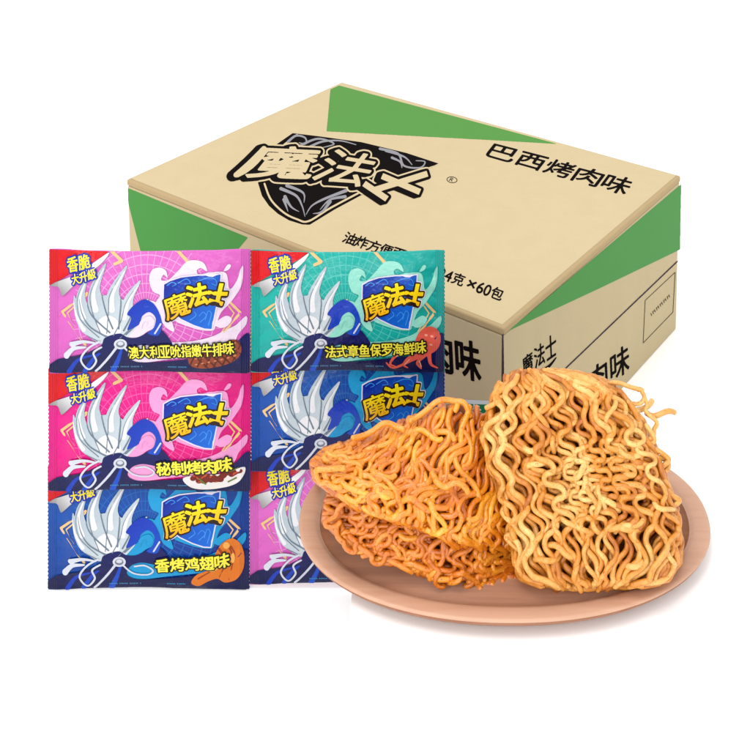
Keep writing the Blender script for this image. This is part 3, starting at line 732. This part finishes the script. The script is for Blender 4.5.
# short arcs lying over the middle
for k in range(26):
    X, Y = rng.uniform(530, 655), rng.uniform(395, 560); hd = rng.choice((1.57, 1.57, .6, 2.4))+rng.uniform(-.5, .5); kp_ = rng.uniform(.04, .13)*rng.choice((-1, 1)); L = rng.uniform(16, 38); s_ = 0; path = []; tn = rng.uniform(.45, .9)
    while s_ < L:
        X += math.cos(hd); Y += math.sin(hd); hd += kp_*math.cos(s_*.09)*1.4; s_ += 1
        path.append(rc_point(X, Y, 4.5+edge_roll(X, Y)-8*abs(s_/L-.5)**2*4))
    B.add(path, 3.1*RD/FP, tn)
B.build('noodle_face', m_gold, cake, Pb)
# sides and back of the block: strands running round the rim, and a rear layer
B = Bundle()
for ring in range(9):
    w = -10-ring*6.2; k = 1.0-.012*ring
    pts = [(interp(LX, y)+2, y) for y in np.arange(TOPY+12, BOTY-8, 2.)]+[(x, BOTY-2-8*((x-590)/75)**2) for x in np.arange(535, 650, 2.)]+[(interp(RX, y)-2, y) for y in np.arange(BOTY-12, TOPY+12, -2.)]+[(x, TOPY+4+.0045*(x-560)**2) for x in np.arange(615, 515, -2.)]
    path = []; tn = []
    for j, (x, y) in enumerate(pts):
        th = j*.42+ring*1.1; ww = w+4.0*math.sin(th)+2*nz3(x*.05, y*.05, ring); o = 2.4*math.sin(th*.5+ring)+2*nz3(x*.07, y*.07, ring+9.)
        cx_, cy_ = 585, 480; dl = math.hypot(x-cx_, y-cy_); path.append(rc_point(x-(x-cx_)/dl*(2-o), y-(y-cy_)/dl*(2-o), ww)); tn.append(.25+.4*nz3(x*.05, y*.05, 3.))
    B.add(path, 3.2*RD/FP, np.array(tn))
for i in range(18): strand_v((i+.5)/18, 3, B, 3.3, i+200, -THK-8)
B.build('noodle_sides', m_gold, cake, Pb)
def core_mesh(name, pts, fn, w1, w2, mat, parent, org, grid=7):
    msk = Mask(min(p[0] for p in pts)-2, min(p[1] for p in pts)-2, max(p[0] for p in pts)+2, max(p[1] for p in pts)+2, k=2).poly(pts)
    V2, F2 = msk.mesh(grid); n = len(V2); V = []
    for s_, w in ((0, w1), (1, w2)):
        for x, y in V2: V.append(fn(x, y, w+3*nz3(x*.1, y*.1, 1.+s_))-Vector(org))
    F = []; from collections import Counter
    ec = Counter()
    for f in F2:
        a, b, c = [V2[i] for i in f[:3]]
        if (b[0]-a[0])*(c[1]-a[1])-(b[1]-a[1])*(c[0]-a[0]) > 0: f = tuple(reversed(f))
        F.append(f); F.append(tuple(i+n for i in reversed(f)))
        for i in range(len(f)): ec[(f[i], f[(i+1) % len(f)])] += 1
    for (a, b) in list(ec):
        if (b, a) not in ec: F.append((b, a, a+n, b+n))
    me = mkmesh(name, V, F); return link(name, me, mat, parent)
out = [(interp(LX, y)+9, y) for y in np.arange(TOPY+14, BOTY-8, 6.)]+[(interp(RX, y)-9, y) for y in np.arange(BOTY-8, TOPY+14, -6.)]
core_mesh('noodle_core', out, rc_point, -17, -THK-4, m_core, cake, Pb)
# loose strands waving off the right-hand edge
def loose(fn, pts, rad, mat, parent, org, wob=1.0, tint=.6, seed=0):
    P = spline3(pts, 10); path = []
    for j, (x, y, w) in enumerate(P): path.append(fn(x+wob*(2*nz3(j*.11, seed, 1.)+.9*math.sin(j*.42+seed)), y+wob*(2*nz3(j*.11, seed, 7.)+1.1*math.cos(j*.37+seed)), w+1.2*math.sin(j*.3)))
    b = Bundle(); b.add(path, rad, tint); return b.build('loose_strand', mat, parent, org)
def spline3(pts, n):
    P = [np.array(p, float) for p in pts]; m = len(P); o = []
    for i in range(m-1):
        p0, p1, p2, p3 = P[max(i-1, 0)], P[i], P[i+1], P[min(i+2, m-1)]
        for t in np.arange(n)/n: o.append(.5*((2*p1)+(-p0+p2)*t+(2*p0-5*p1+4*p2-p3)*t*t+(-p0+3*p1-3*p2+p3)*t**3))
    o.append(P[-1]); return o
rr = RD/FP
for i, (pts, r_) in enumerate([([(608, 382, -18), (626, 386, -12), (641, 389, -10), (644, 397, -12), (634, 405, -10), (624, 400, -8)], 2.4),
        ([(636, 390, -14), (645, 396, -12), (646, 410, -12), (654, 420, -12), (655, 432, -14), (648, 438, -12)], 2.3),
        ([(644, 425, -12), (654, 436, -10), (648, 447, -10), (656, 457, -12), (668, 462, -16), (664, 472, -14)], 2.6),
        ([(655, 450, -14), (668, 458, -12), (660, 474, -10), (668, 486, -14), (662, 496, -14)], 2.8),
        ([(668, 488, -14), (678, 500, -14), (671, 512, -10), (680, 524, -16), (670, 534, -12)], 2.8),
        ([(486, 408, -10), (498, 401, -6), (508, 392, -6), (500, 384, -10)], 2.8),
        ([(492, 428, -12), (484, 440, -12), (494, 452, -10), (489, 466, -14), (497, 478, -10)], 2.8),
        ([(498, 486, -14), (508, 498, -10), (502, 512, -12), (514, 526, -10), (508, 540, -14), (520, 552, -10), (518, 564, -12)], 3.0)]):
    loose(rc_point, pts, r_*rr, m_gold, cake, Pb, 1.2, .55, i)

# ---- left-hand cakes
def lay(curves, s, t):
    """curves: list of (t, [(x,y,dep)...]) ; s 0..1 along, t across"""
    vals = [(tt, np.array(cr(s))) for tt, cr in curves]; return interp(vals, t)
def curve(pts):
    P = [np.array(q, float) for q in spline3(pts, 8)]; d = [0]
    for a, b in zip(P, P[1:]): d.append(d[-1]+np.hypot(*(b-a)[:2]))
    tot = d[-1]; C = [(x/tot, p) for x, p in zip(d, P)]
    return (lambda s: interp(C, s)), tot
# depth column: px further away than the front edge
DK = .5
Pl = hit(440, 584, Vector((0, 0, PFZ+.006)), ez); LD = depth(Pl)
print('depths packets %.3f cake %.3f left %.3f step %.3f carton corner %.3f' % (PKZ, RD, LD, STEP, depth(Fc+ez*.1)))
def lc_point(x, y, d):
    px = LD/FP; d += 75*sstep((x-455)/75.)
    return at(x, y, min(LD+(d*DK if d > 0 else d)*px, floor_depth(x, y)))
def make_left(name, label, rows, ncols, layers, mat, org, seed, amp, rad, lam0, corew, nover, sl_):
    root = thing(name, label, 'noodle cake', org, 'fried noodle cakes')
    cs = [(tt, curve(pts)[0]) for tt, pts in rows]; Ls = curve(rows[1][1])[1]
    def S(s, t, w):
        p = lay(cs, min(1, max(0, s)), t); return lc_point(p[0], p[1], p[2]-w)
    t0, t1 = rows[0][0], rows[-1][0]; rg_ = random.Random(seed); B = Bundle(); Lt = 0
    a, b = np.array(cs[0][1](.5)), np.array(cs[-1][1](.5))
    prev = a
    for tt, c in cs[1:]: q = np.array(c(.5)); Lt += math.hypot(*(q-prev)[:2]); prev = q
    for layer, w0 in enumerate(layers):
        for i in range(ncols):
            s0 = (i+.5*(layer % 2)+.3+rg_.uniform(-.25, .25))/ncols; th = math.floor(i/2.7)*2.1+layer*2+rg_.uniform(-.4, .4); path = []; tn = []
            l0 = rg_.uniform(-.02, .08); l1 = 1-rg_.uniform(0, .15); u = l0; ds = 1.2/Lt; slant = rg_.uniform(.20, .34)*sl_; rw = rg_.uniform(-2, 2)
            while u < l1:
                t = t0+(t1-t0)*u
                n1 = nz3(s0*4, u*2.2, seed+layer*3.)
                th += 2*math.pi/(lam0*(1+.35*n1))*1.2
                A_ = amp*(1+.8*nz3(s0*5, u*3, seed+9.))
                s = s0*(1+.28*sl_)-.28*sl_+slant*max(0, .7-u)/.7+.03*nz3(i*1.9, u*3.5, seed+30.)+(A_*math.sin(th)+7*nz3(s0*5, u*2.5, seed+20.))/Ls
                tt = t-(t1-t0)*(A_*.2*math.sin(2*th+.3)/Lt)
                tt = min(t1, max(t0, tt))
                W = w0+rw+1.2*math.cos(2*th+i)+5*nz3(s*9, tt*3, seed+2.)+2*nz3(i*2.3, u*5, seed+4.)
                e = min(u, 1-u)*Lt; W -= 12*max(0, 1-e/12)**2
                es = min(s, 1-s)*Ls; W -= 14*max(0, 1-es/16)**2
                path.append(S(s, tt, W)); tn.append(.5+.7*nz3(s*7, tt*3, seed+6.)+.4*nz3(i*3.1, u*3, seed+8.)-.36*layer); u += ds  # tint also drops with each layer, painting shade into the gaps
            B.add(path, rad*(1+rg_.uniform(-.12, .12))*LD/FP, np.array(tn))
    # crossing strands and hooks on the skin
    for k in range(nover):
        X, Y = rg_.uniform(.05, .95)*Ls, rg_.uniform(t0+.05, t1-.08)/(t1-t0)*Lt; hd = rg_.uniform(0, 6.28); kp_ = rg_.uniform(.05, .14)*rg_.choice((-1, 1)); L = rg_.uniform(18, 46); q = 0; path = []
        while q < L:
            X += math.cos(hd); Y += math.sin(hd); hd += kp_*math.cos(q*.08)*1.3; q += 1; s, t = X/Ls, Y/Lt*(t1-t0)
            if .02 <= s <= .98 and t0 <= t <= t1: path.append(S(s, t, layers[0]+4.5-5*(2*abs(q/L-.5))**2))
        B.add(path, rad*.95*LD/FP, rg_.uniform(.4, .95))
    B.build('noodle_skin', mat, root, org)
    return root, S
org1 = hit(440, 575, Vector((0, 0, PFZ)), ez)
# lower cake: only its front side shows
r_low = [(0, [(332, 486, 60), (372, 480, 84), (430, 486, 90), (500, 500, 80), (560, 505, 60)]),
         (.45, [(326, 502, 50), (352, 507, 34), (400, 520, 26), (460, 540, 20), (520, 545, 18), (568, 540, 22)]),
         (.75, [(324, 521, 26), (354, 540, 8), (400, 555, 2), (450, 570, -4), (500, 567, -4), (560, 556, 6)]),
         (1, [(330, 527, 26), (358, 555, 8), (402, 569, 2), (446, 586, -4), (484, 588, -4), (552, 570, 6)])]
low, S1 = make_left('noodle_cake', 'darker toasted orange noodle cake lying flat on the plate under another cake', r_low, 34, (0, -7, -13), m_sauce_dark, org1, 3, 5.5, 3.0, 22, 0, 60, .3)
r_up = [(0, [(326, 449, 90), (384, 428, 122), (428, 411, 136), (456, 400, 138), (482, 410, 128), (512, 424, 110)]),
        (.62, [(312, 463, 34), (342, 482, 14), (384, 492, 4), (428, 502, 0), (470, 516, -4), (530, 520, -2)]),
        (.85, [(315, 478, 28), (343, 497, 8), (378, 513, -2), (420, 525, -4), (462, 543, -8), (530, 545, -6)]),
        (1, [(323, 486, 34), (348, 504, 18), (380, 520, 10), (424, 532, 8), (464, 552, 6), (528, 556, 6)])]
org2 = lc_point(420, 530, 20)
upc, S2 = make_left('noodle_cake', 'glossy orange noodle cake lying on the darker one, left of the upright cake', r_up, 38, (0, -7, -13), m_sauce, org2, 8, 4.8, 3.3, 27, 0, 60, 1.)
def closed_core(S, rows, root, org, back):
    """closed body behind the skin"""
    ns, nt = 24, 14; V = []; F = []; t0, t1 = rows[0][0], rows[-1][0]
    for j in range(nt+1):
        for i in range(ns+1): V.append(S(.05+.9*i/ns, t0+(t1-t0)*(.03+.94*j/nt), -17)-Vector(org))
    n1 = len(V)
    for v in list(V): V.append(v+Vector((0, back, -.012)))
    for b in (0, n1):
        for j in range(nt):
            for i in range(ns):
                a = b+j*(ns+1)+i; q = (a, a+1, a+ns+2, a+ns+1); F.append(q if b else q[::-1])
    ring = list(range(ns+1))+[j*(ns+1)+ns for j in range(1, nt+1)]+[nt*(ns+1)+i for i in range(ns-1, -1, -1)]+[j*(ns+1) for j in range(nt-1, 0, -1)]
    for a, b in zip(ring, ring[1:]+ring[:1]): F.append((a, b, b+n1, a+n1))
    link('noodle_core', mkmesh('noodle_core', V, F), m_core, root)
closed_core(S1, r_low, low, org1, .02); closed_core(S2, r_up, upc, org2, .02)
rl_ = LD/FP
for i, pts in enumerate([[(350, 500, 14), (340, 508, 6), (333, 518, 8), (324, 523, 10), (330, 527, 8), (340, 521, 2)],
                         [(338, 524, 6), (338, 536, 2), (346, 546, -2), (354, 551, -2), (356, 543, 0), (349, 535, 2)],
                         [(356, 546, 0), (368, 552, -4), (374, 562, -4), (384, 560, -4), (388, 552, -2)],
                         [(430, 560, -8), (438, 572, -8), (436, 583, -8), (446, 586, -6)],
                         [(462, 570, -10), (474, 582, -10), (480, 588, -10), (478, 578, -10), (490, 572, -10)],
                         [(500, 560, -10), (512, 566, -10), (520, 574, -10), (530, 566, -8)]]):
    loose(lc_point, pts, 2.7*rl_, m_sauce_dark, low, org1, 1.2, .4, i+20)
for i, pts in enumerate([[(345, 470, 10), (330, 468, 18), (318, 472, 20), (320, 482, 18), (330, 484, 10), (342, 488, 2)],
                         [(352, 440, 70), (372, 430, 92), (392, 424, 100), (404, 430, 92)], [(410, 422, 104), (428, 408, 124), (446, 399, 132), (462, 404, 128), (470, 416, 118)],
                         [(432, 470, 24), (436, 482, 10), (446, 486, 6), (460, 484, 6), (468, 492, 0)]]):
    loose(lc_point, pts, 3.1*rl_, m_sauce, upc, org2, 1.2, .7, i+40)

# ------------------------------------------------------------------ light
w = bpy.data.worlds.new('World'); scene.world = w; w.use_nodes = True
w.node_tree.nodes['Background'].inputs[0].default_value = (1, 1, 1, 1); w.node_tree.nodes['Background'].inputs[1].default_value = 1.0
def area(name, loc, tgt, size, power, col=(1, 1, 1)):
    l = bpy.data.lights.new(name, 'AREA'); l.shape = 'RECTANGLE'; l.size = size[0]; l.size_y = size[1]; l.energy = power; l.color = col
    o = bpy.data.objects.new(name, l); COL.objects.link(o); o.location = loc
    o.rotation_euler = (Vector(tgt)-Vector(loc)).to_track_quat('-Z', 'Y').to_euler(); return o
area('key_softbox', (-.45, .1, 2.0), (0.05, .8, .05), (1.0, .8)  , 13, (1, .985, .96))
area('front_softbox', (-.25, -.95, .56), (-.2, .78, .12), (1.3, .2), 6)
area('strip_softbox', (-.62, -.12, .72), (-.2, .78, .12), (.07, .5), 1.2)
scene.view_settings.view_transform = 'Standard'; scene.view_settings.look = 'None'; scene.view_settings.exposure = .38; scene.view_settings.gamma = 1
